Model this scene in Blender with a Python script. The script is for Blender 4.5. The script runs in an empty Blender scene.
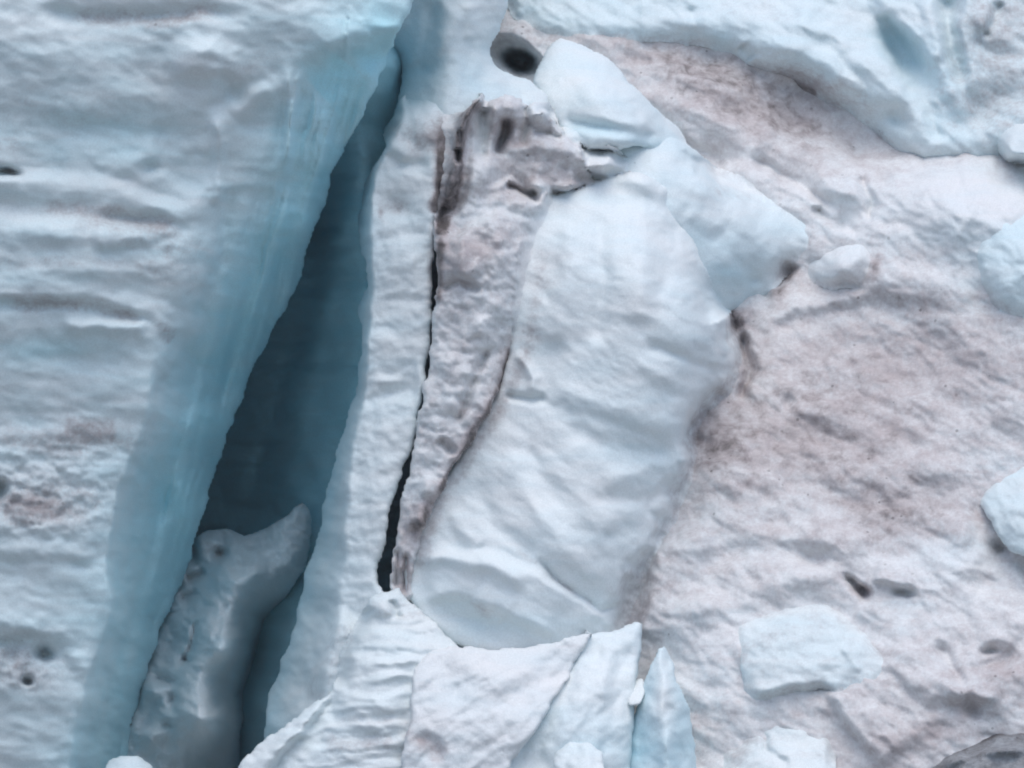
import bpy, math
import numpy as np
from mathutils import Vector

# ------------------------------------------------------------------ frame
# 1 unit "px" = 4 cm of ice at the reference distance; the icefall is modelled in
# sheets whose height h (px) is measured towards the valley.
S = 0.04
DIST = 300.0
CAM = np.array([0.0, -300.0, 6.0])
TGT = np.array([0.0, -4.0, 34.0])
F = TGT - CAM; F = F / np.linalg.norm(F)
R = np.cross(F, [0, 0, 1.0]); R = R / np.linalg.norm(R)
U = np.cross(R, F)
K = S / DIST
HAZE = 0.0001

def world(x, y, h):
    d = DIST - np.asarray(h) * S
    return (CAM[None, :] + d[:, None] * (F[None, :] + (np.asarray(x) - 512)[:, None] * K * R[None, :]
            + (384 - np.asarray(y))[:, None] * K * U[None, :]))

scene = bpy.context.scene
COL = scene.collection

# ------------------------------------------------------------------ noise
def _hash(ix, iy, seed):
    n = (ix.astype(np.int64) * 374761393 + iy.astype(np.int64) * 668265263 + seed * 974634777) & 0xFFFFFFFF
    n = ((n ^ (n >> 13)) * 1274126177) & 0xFFFFFFFF
    return n ^ (n >> 16)

def perlin(x, y, seed=0):
    ix = np.floor(x); iy = np.floor(y)
    fx = x - ix; fy = y - iy
    u = fx * fx * fx * (fx * (fx * 6 - 15) + 10)
    v = fy * fy * fy * (fy * (fy * 6 - 15) + 10)
    def g(ax, ay):
        a = (_hash(ix + ax, iy + ay, seed) & 0xFFFF) * (2 * math.pi / 65536.0)
        return np.cos(a) * (fx - ax) + np.sin(a) * (fy - ay)
    a = g(0, 0) * (1 - u) + g(1, 0) * u
    b = g(0, 1) * (1 - u) + g(1, 1) * u
    return (a * (1 - v) + b * v) * 1.5

def fbm(x, y, seed=0, octv=4, gain=0.5, ridged=False):
    s = 0; a = 1.0; t = 0
    for o in range(octv):
        n = perlin(x * 2 ** o + 17.3 * o, y * 2 ** o - 9.1 * o, seed + o * 7)
        if ridged: n = 1 - 2 * np.abs(n)
        s = s + a * n; t += a; a *= gain
    return s / t

def rotc(x, y, deg):
    c = math.cos(math.radians(deg)); s = math.sin(math.radians(deg))
    return x * c + y * s, -x * s + y * c

# ------------------------------------------------------------------ sculpting helpers
def smooth_outline(pts, smooth, step=3.0):
    P = np.array(pts, float); n = len(P); out = []
    for i in range(n):
        p0, p1, p2, p3 = P[i - 1], P[i], P[(i + 1) % n], P[(i + 2) % n]
        m = max(2, int(np.linalg.norm(p2 - p1) / step))
        for k in range(m):
            t = k / m
            if smooth:
                q = 0.5 * ((2 * p1) + (-p0 + p2) * t + (2 * p0 - 5 * p1 + 4 * p2 - p3) * t * t + (-p0 + 3 * p1 - 3 * p2 + p3) * t ** 3)
                lin = p1 + (p2 - p1) * t
                q = 0.75 * q + 0.25 * lin
            else:
                q = p1 + (p2 - p1) * t
            out.append(q)
    return np.array(out)

def poly_dist(x, y, P):
    """signed distance (positive inside) and closest boundary point"""
    n = len(P); best = np.full(x.shape, 1e18); bx = np.zeros_like(x); by = np.zeros_like(y)
    inside = np.zeros(x.shape, bool)
    for i in range(n):
        ax, ay = P[i]; cx, cy = P[(i + 1) % n]
        dx, dy = cx - ax, cy - ay
        L = dx * dx + dy * dy + 1e-9
        t = np.clip(((x - ax) * dx + (y - ay) * dy) / L, 0, 1)
        qx = ax + t * dx; qy = ay + t * dy
        d = (x - qx) ** 2 + (y - qy) ** 2
        m = d < best
        best = np.where(m, d, best); bx = np.where(m, qx, bx); by = np.where(m, qy, by)
        c = (ay > y) != (cy > y)
        if dy != 0:
            inside ^= c & (x < ax + (y - ay) * dx / dy)
    d = np.sqrt(best)
    return np.where(inside, d, -d), bx, by

def rbf(ctrl, x, y, c=22.0):
    C = np.array(ctrl, float); n = len(C)
    A = np.zeros((n + 3, n + 3)); dx = C[:, None, 0] - C[None, :, 0]; dy = C[:, None, 1] - C[None, :, 1]
    A[:n, :n] = np.sqrt(dx * dx + dy * dy + c * c)
    A[:n, n] = 1; A[:n, n + 1] = C[:, 0] / 100; A[:n, n + 2] = C[:, 1] / 100
    A[n:, :n] = A[:n, n:].T
    b = np.zeros(n + 3); b[:n] = C[:, 2]
    w = np.linalg.lstsq(A, b, rcond=None)[0]
    out = w[n] + w[n + 1] * x / 100 + w[n + 2] * y / 100
    for i in range(n):
        out = out + w[i] * np.sqrt((x - C[i, 0]) ** 2 + (y - C[i, 1]) ** 2 + c * c)
    return out

def smin(a, b, k):
    h = np.clip(0.5 + 0.5 * (b - a) / k, 0, 1)
    return b * (1 - h) + a * h - k * h * (1 - h)

def stroke_dist(x, y, pts):
    """distance, signed side (positive = left of travel as seen in the picture), 0..1 along"""
    P = np.array(pts, float)
    seg = np.linalg.norm(P[1:] - P[:-1], axis=1); tot = seg.sum(); acc = 0
    best = np.full(x.shape, 1e18); side = np.zeros_like(x); al = np.zeros_like(x)
    for i in range(len(P) - 1):
        ax, ay = P[i]; dx, dy = P[i + 1] - P[i]; L = dx * dx + dy * dy + 1e-9
        t = np.clip(((x - ax) * dx + (y - ay) * dy) / L, 0, 1)
        d = (x - ax - t * dx) ** 2 + (y - ay - t * dy) ** 2
        m = d < best
        cr = dx * (y - ay) - dy * (x - ax)
        best = np.where(m, d, best); side = np.where(m, -np.sign(cr), side)
        al = np.where(m, (acc + t * seg[i]) / tot, al); acc += seg[i]
    return np.sqrt(best), side, al

def G(pts, w, a, taper=0.15):            # ridge (a>0) or groove (a<0) along a line
    return ('g', pts, w, a, taper)
def STEP(pts, w, a, fall, taper=0.15):   # ledge: left side of travel raised by a, dying out over fall
    return ('s', pts, w, a, taper, fall)
def B(x, y, rx, ry, rot, a, p=2.0):      # bump or hollow
    return ('b', x, y, rx, ry, rot, a, p)

def feats(fl, x, y):
    out = np.zeros_like(x)
    for f in fl:
        if f[0] == 'b':
            _, cx, cy, rx, ry, rot, a, p = f
            dx, dy = rotc(x - cx, y - cy, rot)
            r = np.sqrt((dx / rx) ** 2 + (dy / ry) ** 2)
            out += a * np.exp(-r ** p * 1.2)
        else:
            pts, w, a, taper = f[1:5]
            d, sd, al = stroke_dist(x, y, pts)
            tp = np.clip(np.minimum(al, 1 - al) / max(taper, 1e-4), 0, 1) if taper > 0 else 1.0
            tp = tp * tp * (3 - 2 * tp) if taper > 0 else 1.0
            if f[0] == 'g':
                out += a * tp * np.exp(-(d / w) ** 2)
            else:
                s = sd * d
                fall = f[5]
                up = np.clip(0.5 + 0.5 * s / w, 0, 1); up = up * up * (3 - 2 * up)
                out += a * tp * up * np.exp(-np.maximum(s, 0) / fall) * np.exp(-np.maximum(d - fall * 3, 0) / fall)
    return out

BX, BY, BS = -140, -140, 2.0
BW, BH = 660, 540
HBUF = np.full((BH, BW), -900.0); DBUF = np.zeros((BH, BW)); UBUF = np.zeros((BH, BW))
NS = 0.42

def bsample(buf, x, y):
    u = np.clip((x - BX) / BS, 0, BW - 1.001); v = np.clip((y - BY) / BS, 0, BH - 1.001)
    i = u.astype(int); j = v.astype(int); fu = u - i; fv = v - j
    return (buf[j, i] * (1 - fu) + buf[j, i + 1] * fu) * (1 - fv) + (buf[j + 1, i] * (1 - fu) + buf[j + 1, i + 1] * fu) * fv

ALL = []
def build(name, label, cat, outline, sheets, smooth=True, step=2.0, rnd=(10, 8), back=320, inset=0.10, fl=(),
          noise=(), jit=2.0, warp=4.0, dirt_shade=(), dirt0=0.0, blue=(), blue0=0.2, mat=None, kind=None, group=None,
          parts=None, smk=14, seed=1, c=22.0, rough_wall=4.0, hug=(), hugw=22.0, tilt=0.0, rel=False):
    P = smooth_outline(outline, smooth)
    if jit:
        P = P + 1.7 * jit * np.stack([fbm(P[:, 0] / 24, P[:, 1] / 24, seed + 50, 4, 0.6), fbm(P[:, 0] / 24, P[:, 1] / 24, seed + 51, 4, 0.6)], 1)
    M = step * 9
    x0, y0 = np.floor((P.min(0) - M - 1 - BX) / BS) * BS + BX; x1, y1 = P.max(0) + M + 1
    nx = int((x1 - x0) / step) + 1; ny = int((y1 - y0) / step) + 1
    gx, gy = np.meshgrid(x0 + np.arange(nx) * step, y0 + np.arange(ny) * step)
    x = gx.ravel(); y = gy.ravel()
    sd, bx, by = poly_dist(x, y, P)
    qx = np.where(sd >= 0, x, bx); qy = np.where(sd >= 0, y, by)
    # relief
    wx = qx + warp * fbm(qx / 30, qy / 30, seed + 3, 3); wy = qy + warp * fbm(qx / 30, qy / 30, seed + 4, 3)
    h = None
    for sh in sheets:
        v = rbf(sh, wx, wy, c)
        h = v if h is None else smin(h, v, smk(wy) if callable(smk) else smk)
    if rel: h = h + rbf(slope_ctrl, wx, wy)
    h = h + feats(fl, wx, wy) + tilt * (384 - qy)
    for nz in noise:
        lx, ly, rot, amp = nz[:4]; rg = len(nz) > 4 and nz[4]
        rx, ry = rotc(wx, wy, rot)
        nv = amp * fbm(rx / lx, ry / ly, seed + 11 + int(lx), 4, 0.5, rg)
        h = h + (NS * nv if len(nz) < 6 else nv * np.clip(feats(nz[5], qx, qy), 0, 1))
    r, a = rnd
    e = np.clip(1 - np.maximum(sd, 0) / r, 0, 1)
    hw = np.zeros_like(h)
    if hug:
        wob = 1 + 0.8 * fbm(qx / 40, qy / 40, seed + 31, 3)
        ee = np.clip(1 - np.maximum(sd, 0) / (hugw * np.clip(wob, 0.25, 2)), 0, 1)
        hw = np.clip(feats(hug, qx, qy), 0, 1) * ee * ee * (3 - 2 * ee)
        hb = bsample(HBUF, qx, qy)
        hw = hw * np.clip((hb - h + 130) / 40, 0, 1)
    h = h - a * (1 - np.sqrt(np.maximum(1 - e * e, 0))) * (1 - hw)
    if hug:
        h = h * (1 - hw) + (hb - 3.0 + 2.0 * fbm(qx / 12, qy / 12, seed + 33, 2)) * hw
    # flank
    t = np.clip(-sd, 0, M) / M
    dep = back * t ** 1.6
    nxv = np.where(sd < 0, (bx - x), 0) / np.maximum(-sd, 1e-6); nyv = np.where(sd < 0, (by - y), 0) / np.maximum(-sd, 1e-6)
    ins = inset * dep * np.where(sd < 0, 1, 0) + rough_wall * np.clip(t * 6, 0, 1) * (0.5 + fbm((bx + by) / 25, dep / 30, seed + 20, 3))
    ins = np.where(sd < 0, ins, 0)
    px = qx + nxv * ins; py = qy + nyv * ins
    hh = h - dep
    dz = np.clip(dirt0 + feats(dirt_shade, wx, wy), 0, 1); bz = np.clip(blue0 + feats(blue, wx, wy), 0, 1)
    if hug:
        dz = dz * (1 - hw) + bsample(DBUF, qx, qy) * hw; bz = bz * (1 - hw) + bsample(UBUF, qx, qy) * hw
    if step == BS:
        i0 = int(round((x0 - BX) / BS)); j0 = int(round((y0 - BY) / BS))
        ii = (np.arange(nx) + i0)[None, :] + np.zeros((ny, 1), int); jj = (np.arange(ny) + j0)[:, None] + np.zeros((1, nx), int)
        ok = (ii >= 0) & (ii < BW) & (jj >= 0) & (jj < BH) & (sd.reshape(ny, nx) >= 0)
        up = ok.copy(); up[ok] = h.reshape(ny, nx)[ok] > HBUF[jj[ok], ii[ok]]
        for bf, vv in ((HBUF, h), (DBUF, dz), (UBUF, bz)): bf[jj[up], ii[up]] = vv.reshape(ny, nx)[up]
    dz = np.where(sd < 0, np.maximum(dz * 0.7, 0), dz)
    W = world(px, py, hh)
    keep = (sd > -M)
    idx = np.arange(nx * ny).reshape(ny, nx)
    q = np.stack([idx[:-1, :-1], idx[1:, :-1], idx[1:, 1:], idx[:-1, 1:]], -1).reshape(-1, 4)
    q = q[keep[q].all(1)]
    # smooth normals of the whole body
    fn = np.cross(W[q[:, 2]] - W[q[:, 0]], W[q[:, 3]] - W[q[:, 1]])
    vn = np.zeros_like(W)
    front = (sd[q] >= 0).all(1)
    fw = np.where(front, 1.0, np.clip(1 - hw[q].max(1) * 1.6, 0.0005, 1))[:, None]
    for k in range(4): np.add.at(vn, q[:, k], fn * fw)
    vn /= np.maximum(np.linalg.norm(vn, axis=1, keepdims=True), 1e-12)
    fx = wx[q].mean(1); fy = wy[q].mean(1)
    used = W[np.unique(q)]
    org = Vector((float(used[:, 0].mean()), float(used[:, 1].mean()), float(used[:, 2].min())))
    def mesh(nm, faces):
        ui, inv = np.unique(faces, return_inverse=True); inv = inv.reshape(-1, 4)
        me = bpy.data.meshes.new(nm)
        me.vertices.add(len(ui)); me.vertices.foreach_set('co', (W[ui] - np.array(org)[None]).astype(np.float32).ravel())
        me.loops.add(inv.size); me.loops.foreach_set('vertex_index', inv.astype(np.int32).ravel())
        me.polygons.add(len(inv)); me.polygons.foreach_set('loop_start', (np.arange(len(inv)) * 4).astype(np.int32))
        me.update(calc_edges=True)
        me.polygons.foreach_set('use_smooth', np.ones(len(inv), bool))
        me.normals_split_custom_set_from_vertices(vn[ui].astype(np.float32))
        for an, av in (('dirt_shade', dz), ('blue', bz)):
            at = me.attributes.new(an, 'FLOAT', 'POINT'); at.data.foreach_set('value', av[ui].astype(np.float32))
        me.materials.append(mat or ICE)
        o = bpy.data.objects.new(nm, me); COL.objects.link(o)
        return o
    if parts:
        root = bpy.data.objects.new(name, None); COL.objects.link(root); root.location = org
        which = np.zeros(len(q), int)
        for i, (pn, pp, plab) in enumerate(parts):
            if pp is None: continue
            s2 = poly_dist(fx, fy, smooth_outline(pp, False, 12))[0]
            which[s2 > 0] = i
        for i, (pn, pp, plab) in enumerate(parts):
            fs = q[which == i]
            if len(fs) == 0: continue
            o = mesh(pn, fs); o.parent = root
            if plab: o['label'] = plab
    else:
        root = mesh(name, q); root.location = org
    if kind: root['kind'] = kind
    if label: root['label'] = label
    if cat: root['category'] = cat
    if group: root['group'] = group
    ALL.append(root)
    return root

# ------------------------------------------------------------------ materials
def ice_material(name, crust=(0.72, 0.755, 0.755), ice=(0.47, 0.695, 0.77), dirtc=(0.35, 0.31, 0.31), dark=(0.10, 0.085, 0.08),
                 bump=0.5, rough=0.55):
    m = bpy.data.materials.new(name); m.use_nodes = True
    nt = m.node_tree; N = nt.nodes; L = nt.links
    bs = N['Principled BSDF']
    tc = N.new('ShaderNodeTexCoord')
    geo = N.new('ShaderNodeNewGeometry')
    def noise(scale, detail, rough_, vec=None, dist=0.0):
        n = N.new('ShaderNodeTexNoise'); n.inputs['Scale'].default_value = scale; n.inputs['Detail'].default_value = detail
        n.inputs['Roughness'].default_value = rough_; n.inputs['Distortion'].default_value = dist
        L.new(vec or geo.outputs['Position'], n.inputs['Vector']); return n.outputs['Fac']
    def math_(op, a, b=None, clamp=False):
        n = N.new('ShaderNodeMath'); n.operation = op; n.use_clamp = clamp
        for i, v in enumerate((a, b)):
            if v is None: continue
            if isinstance(v, (int, float)): n.inputs[i].default_value = v
            else: L.new(v, n.inputs[i])
        return n.outputs[0]
    def ramp(v, a, b):
        n = N.new('ShaderNodeMapRange'); n.inputs['From Min'].default_value = a; n.inputs['From Max'].default_value = b
        n.interpolation_type = 'SMOOTHSTEP'
        L.new(v, n.inputs['Value']); return n.outputs['Result']
    def mix(f, a, b):
        n = N.new('ShaderNodeMix'); n.data_type = 'RGBA'; L.new(f, n.inputs['Factor'])
        for k, v in (('A', a), ('B', b)):
            s = [i for i in n.inputs if i.name == k and i.type == 'RGBA'][0]
            if isinstance(v, tuple): s.default_value = (*v, 1)
            else: L.new(v, s)
        return [o for o in n.outputs if o.type == 'RGBA'][0]
    ad = N.new('ShaderNodeAttribute'); ad.attribute_name = 'dirt_shade'
    ab = N.new('ShaderNodeAttribute'); ab.attribute_name = 'blue'
    # stretched coordinates: the banding of the ice layers
    mp = N.new('ShaderNodeMapping'); mp.inputs['Scale'].default_value = (0.25, 0.25, 1.6)
    mp.inputs['Rotation'].default_value = (0, math.radians(4), 0)
    L.new(geo.outputs['Position'], mp.inputs['Vector'])
    band = noise(0.8, 5, 0.6, mp.outputs['Vector'], 0.6)
    big = noise(0.35, 4, 0.55)
    mid = noise(1.6, 6, 0.62, None, 0.25)
    mpd = N.new('ShaderNodeMapping'); mpd.inputs['Scale'].default_value = (0.75, 0.75, 1.7); mpd.inputs['Rotation'].default_value = (0, math.radians(-28), 0)
    L.new(geo.outputs['Position'], mpd.inputs['Vector'])
    dab = noise(1.15, 4, 0.5, mpd.outputs['Vector'], 0.2)
    fine = noise(6.0, 5, 0.6)
    # how blue: attribute pushed around by the bands
    bf = math_('ADD', ab.outputs['Fac'], math_('MULTIPLY', math_('SUBTRACT', band, 0.5), 0.55))
    bf = math_('ADD', bf, math_('MULTIPLY', math_('SUBTRACT', big, 0.5), 0.45), True)
    base = mix(bf, crust, ice)
    # dirty tint, with shade painted in by a few strokes
    lum = math_('ADD', math_('ADD', math_('MULTIPLY', dab, 0.4), math_('MULTIPLY', mid, 0.4)), math_('MULTIPLY', fine, 0.35))
    lum = math_('SUBTRACT', lum, 0.075)
    df = math_('ADD', ad.outputs['Fac'], math_('MULTIPLY', math_('SUBTRACT', lum, 0.5), 1.6))
    df = math_('ADD', df, math_('MULTIPLY', math_('SUBTRACT', noise(0.16, 3, 0.5, mpd.outputs['Vector'], 0.3), 0.5), 0.7))
    df = math_('MULTIPLY', ramp(df, 0.12, 1.05), ramp(ad.outputs['Fac'], 0.0, 0.35))
    base = mix(df, base, dirtc)
    dk = ramp(math_('ADD', ad.outputs['Fac'], math_('MULTIPLY', math_('SUBTRACT', mid, 0.5), 0.8)), 0.72, 1.15)
    base = mix(dk, base, dark)
    spk = noise(14.0, 3, 0.6)
    vor = N.new('ShaderNodeTexVoronoi'); vor.inputs['Scale'].default_value = 1.3; vor.inputs['Randomness'].default_value = 1.0
    L.new(geo.outputs['Position'], vor.inputs['Vector'])
    gr = math_('MULTIPLY', math_('LESS_THAN', vor.outputs['Distance'], 0.085), ramp(math_('ADD', ad.outputs['Fac'], math_('MULTIPLY', math_('SUBTRACT', big, 0.5), 1.2)), 0.35, 0.8))
    base = mix(math_('MULTIPLY', gr, 0.55), base, dark)
    hsv = N.new('ShaderNodeHueSaturation'); L.new(base, hsv.inputs['Color'])
    L.new(math_('ADD', math_('MULTIPLY', math_('SUBTRACT', spk, 0.5), 0.35), 1.0), hsv.inputs['Value'])
    base = hsv.outputs['Color']
    L.new(base, bs.inputs['Base Color'])
    bs.inputs['Roughness'].default_value = rough
    bs.inputs['IOR'].default_value = 1.31
    bs.inputs['Specular IOR Level'].default_value = 0.35
    bp = N.new('ShaderNodeBump'); bp.inputs['Strength'].default_value = bump; bp.inputs['Distance'].default_value = 0.25
    hb = math_('ADD', math_('MULTIPLY', mid, 0.6), math_('MULTIPLY', fine, 0.25))
    hb = math_('ADD', hb, math_('MULTIPLY', band, 0.3))
    L.new(hb, bp.inputs['Height']); L.new(bp.outputs['Normal'], bs.inputs['Normal'])
    return m

ICE = ice_material('glacier ice', bump=0.14)
DIRTY = ice_material('dirty snow', crust=(0.73, 0.735, 0.735), dirtc=(0.45, 0.395, 0.392), bump=0.3)
DEEP = ice_material('deep blue ice', crust=(0.68, 0.715, 0.72), ice=(0.43, 0.765, 0.845), bump=0.05)
SMOOTH = ice_material('smooth ice', crust=(0.75, 0.775, 0.775), bump=0.2)
ROCK = ice_material('dark dirty ice', crust=(0.42, 0.44, 0.46), ice=(0.3, 0.35, 0.4), dirtc=(0.12, 0.11, 0.11), dark=(0.04, 0.04, 0.04), bump=1.0)

# dirty snow slope : the terrain
def sl(y): return 150 - (768 - y) * 0.62
slope_ctrl = [(x, y, sl(y)) for x in (470, 700, 900, 1120) for y in (-90, 880)] + [
    (560, 0, -330), (600, 50, -290), (700, 60, -300), (800, 100, -290), (900, 140, -270), (1000, 160, -230), (1110, 150, -250), (520, 60, -330), (560, 200, -260), (560, 400, -200),
    (700, 110, -240), (780, 150, -215), (860, 190, -190), (940, 190, -170), (700, 200, -230), (800, 290, -165), (720, 310, -170), (750, 330, -130), (860, 300, -130), (940, 260, -110), (1000, 200, -130), (1100, 260, -110),
    (800, 380, -85), (900, 380, -70), (1000, 380, -40), (1100, 400, -20), (720, 460, -25), (820, 470, -20), (920, 470, -5), (1000, 500, 10), (660, 560, 20), (740, 560, 40), (850, 570, 50), (950, 580, 70), (1050, 600, 80), (620, 660, 40), (700, 660, 85), (800, 660, 100), (900, 680, 125), (1000, 680, 140),
    (560, 760, 60), (700, 760, 130), (850, 760, 160), (1000, 770, 170)]
build('snow_slope', None, None,
      [(455, -110), (1130, -110), (1130, 890), (560, 890), (490, 780), (500, 650), (500, 560), (500, 400), (500, 250), (480, 140), (440, 120), (440, 20)],
      [slope_ctrl], smooth=False, rnd=(6, 6), back=300, kind='structure',
      fl=[B(519, 61, 17, 11, 25, -150, 4), B(500, 50, 14, 12, 40, -20, 2), STEP([(486, 48), (500, 35), (522, 40), (538, 54), (545, 70)], 4, 34, 18), STEP([(690, 270), (715, 300), (745, 330)], 6, 20, 20), STEP([(760, 300), (790, 280), (800, 265)], 5, -20, 20),
          STEP([(745, 160), (800, 188), (835, 213), (860, 240)], 6, -26, 28), B(842, 190, 26, 18, 35, 22), G([(812, 205), (848, 228)], 5, -18), G([(858, 176), (872, 200), (868, 222)], 5, -12), STEP([(985, 195), (962, 250), (972, 300), (1000, 328)], 10, -16, 40), B(787, 402, 9, 8, 0, -12), B(862, 593, 10, 6, 40, -34, 2.5), B(852, 581, 9, 5, 40, -26), B(902, 593, 12, 4, 5, -16, 2.5), STEP([(872, 582), (905, 587), (918, 584)], 4, 14, 16),
          B(1000, 547, 9, 6, 20, -26), B(955, 560, 30, 25, 0, 16), B(965, 530, 16, 18, 0, 14), B(985, 585, 20, 12, 10, -12), B(1000, 660, 22, 10, -30, -26), B(990, 650, 9, 6, 0, -22), B(960, 690, 34, 10, 20, 18), STEP([(826, 690), (845, 720), (885, 772)], 7, 18, 40), STEP([(880, 660), (930, 700), (1010, 700)], 9, 14, 30), G([(935, 640), (960, 680), (980, 720)], 6, -12),
          STEP([(690, 148), (760, 172), (815, 190)], 8, -12, 30), G([(742, 330), (750, 372), (735, 405)], 6, -22), B(780, 585, 50, 20, -10, 14), G([(690, 565), (760, 548), (840, 562)], 12, -9), STEP([(665, 530), (645, 600), (640, 640)], 7, 14, 25), B(700, 610, 26, 16, -20, 12), B(690, 540, 24, 16, 0, 10),
          B(940, 205, 80, 40, 20, 26), B(870, 150, 60, 16, 25, -14), B(900, 300, 110, 16, 4, -8), B(830, 300, 50, 12, -14, 12), STEP([(750, 335), (800, 310), (880, 298), (960, 310)], 9, 12, 30), B(820, 410, 40, 16, 20, 12), B(720, 470, 36, 22, 20, 12), B(880, 500, 70, 16, 10, -8), B(940, 470, 50, 14, 10, 12), B(830, 540, 50, 14, 5, 12), B(700, 80, 60, 14, 22, 12), B(640, 60, 30, 10, 10, -8), G([(640, 100), (690, 150), (730, 165)], 9, -12), B(720, 125, 40, 14, 30, 10), G([(660, 180), (700, 165)], 6, -6)],
      noise=[(150, 80, 30, 44), (56, 28, 28, 16), (24, 13, 28, 6), (15, 9, 30, 3, True)], seed=91, warp=6, mat=DIRTY, blue0=0.03, dirt0=0.46,
      dirt_shade=[B(760, 110, 170, 40, 22, 0.4), B(700, 60, 100, 20, 10, 0.2), B(880, 345, 170, 70, 5, 0.2), B(820, 440, 150, 80, 10, 0.32), B(710, 450, 50, 40, 0, 0.25), B(640, 600, 40, 40, 0, 0.3), B(720, 320, 40, 30, 40, 0.35), B(960, 200, 70, 50, 20, -0.35), B(1000, 250, 60, 60, 0, -0.3), B(850, 200, 40, 25, 20, -0.15),
            B(720, 590, 90, 50, 0, -0.08), B(800, 620, 90, 40, 0, -0.1), B(930, 520, 80, 40, 0, 0.2), B(880, 520, 50, 30, 0, 0.15), B(960, 560, 50, 30, 0, -0.3), B(1000, 680, 50, 30, 0, 0.3), B(900, 740, 80, 25, -15, 0.25), B(740, 700, 60, 40, 0, -0.1), G([(690, 270), (715, 300), (745, 330)], 9, 0.3), G([(770, 300), (800, 265)], 9, 0.3), B(785, 272, 8, 8, 0, 0.5), B(862, 592, 10, 7, 30, 0.4), B(515, 30, 40, 16, 0, 0.2), B(875, 265, 8, 20, 10, 0.4), B(900, 300, 60, 14, 5, 0.2)],
      blue=[B(985, 260, 50, 60, 0, 0.15), B(520, 60, 20, 14, 0, 0.4), B(960, 545, 30, 25, 0, 0.15)])

# ------------------------------------------------------------------ the icefall
# left cliff: layered front face + blue wall going back into the crevasse
edge = [(330, -90, 70), (316, 0, 75), (308, 62, 80), (280, 90, 78), (245, 110, 80), (222, 150, 82), (205, 200, 85), (193, 260, 88),
        (178, 310, 92), (162, 348, 96), (150, 400, 100), (128, 465, 105), (112, 525, 110), (106, 570, 114), (110, 612, 116), (98, 650, 118), (84, 700, 120), (72, 768, 122), (62, 870, 124)]
cliff_out = [(-100, -100), (440, -100), (425, -30), (412, 8), (396, 40), (380, 78), (363, 118), (338, 160), (324, 205), (304, 258), (299, 285), (277, 325),
             (256, 365), (236, 415), (216, 470), (201, 522), (191, 560), (177, 592), (163, 625), (150, 665), (139, 700), (130, 745), (118, 870), (-100, 870)]
face = [(-100, -100, 90), (-100, 100, 120), (-100, 300, 128), (-100, 500, 132), (-100, 700, 138), (-100, 870, 140), (60, -90, 85), (60, 60, 108), (60, 200, 112), (60, 320, 122),
        (60, 420, 118), (60, 560, 130), (60, 700, 134), (60, 860, 138), (180, 60, 92), (150, 180, 98), (130, 280, 108), (110, 420, 112), (250, 20, 84), (240, -90, 66), (420, -90, 20), (405, 0, 40), (360, 20, 62), (380, 60, 60), (330, 200, 60), (300, 300, 60), (250, 400, 70), (200, 550, 80), (150, 700, 90)]
wall = edge[2:] + [(385, 50, 10), (370, 78, 25), (345, 125, 5), (322, 200, -45), (300, 270, -110), (256, 365, -190), (216, 470, -200), (191, 560, -195), (163, 625, -180), (139, 700, -160), (125, 770, -150),
        (118, 870, -140), (300, 110, 58), (268, 160, 58), (250, 220, 40), (225, 310, 0), (200, 400, -70), (165, 500, -85), (150, 560, -85), (135, 620, -70), (110, 710, -30), (310, 160, 22), (285, 230, -5), (255, 300, -50), (205, 420, -75), (180, 500, -85),
        (350, 50, 45), (400, 0, 160), (430, -90, 260), (330, 0, 220), (290, 0, 280), (250, 40, 240), (330, -90, 330)]
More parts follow.
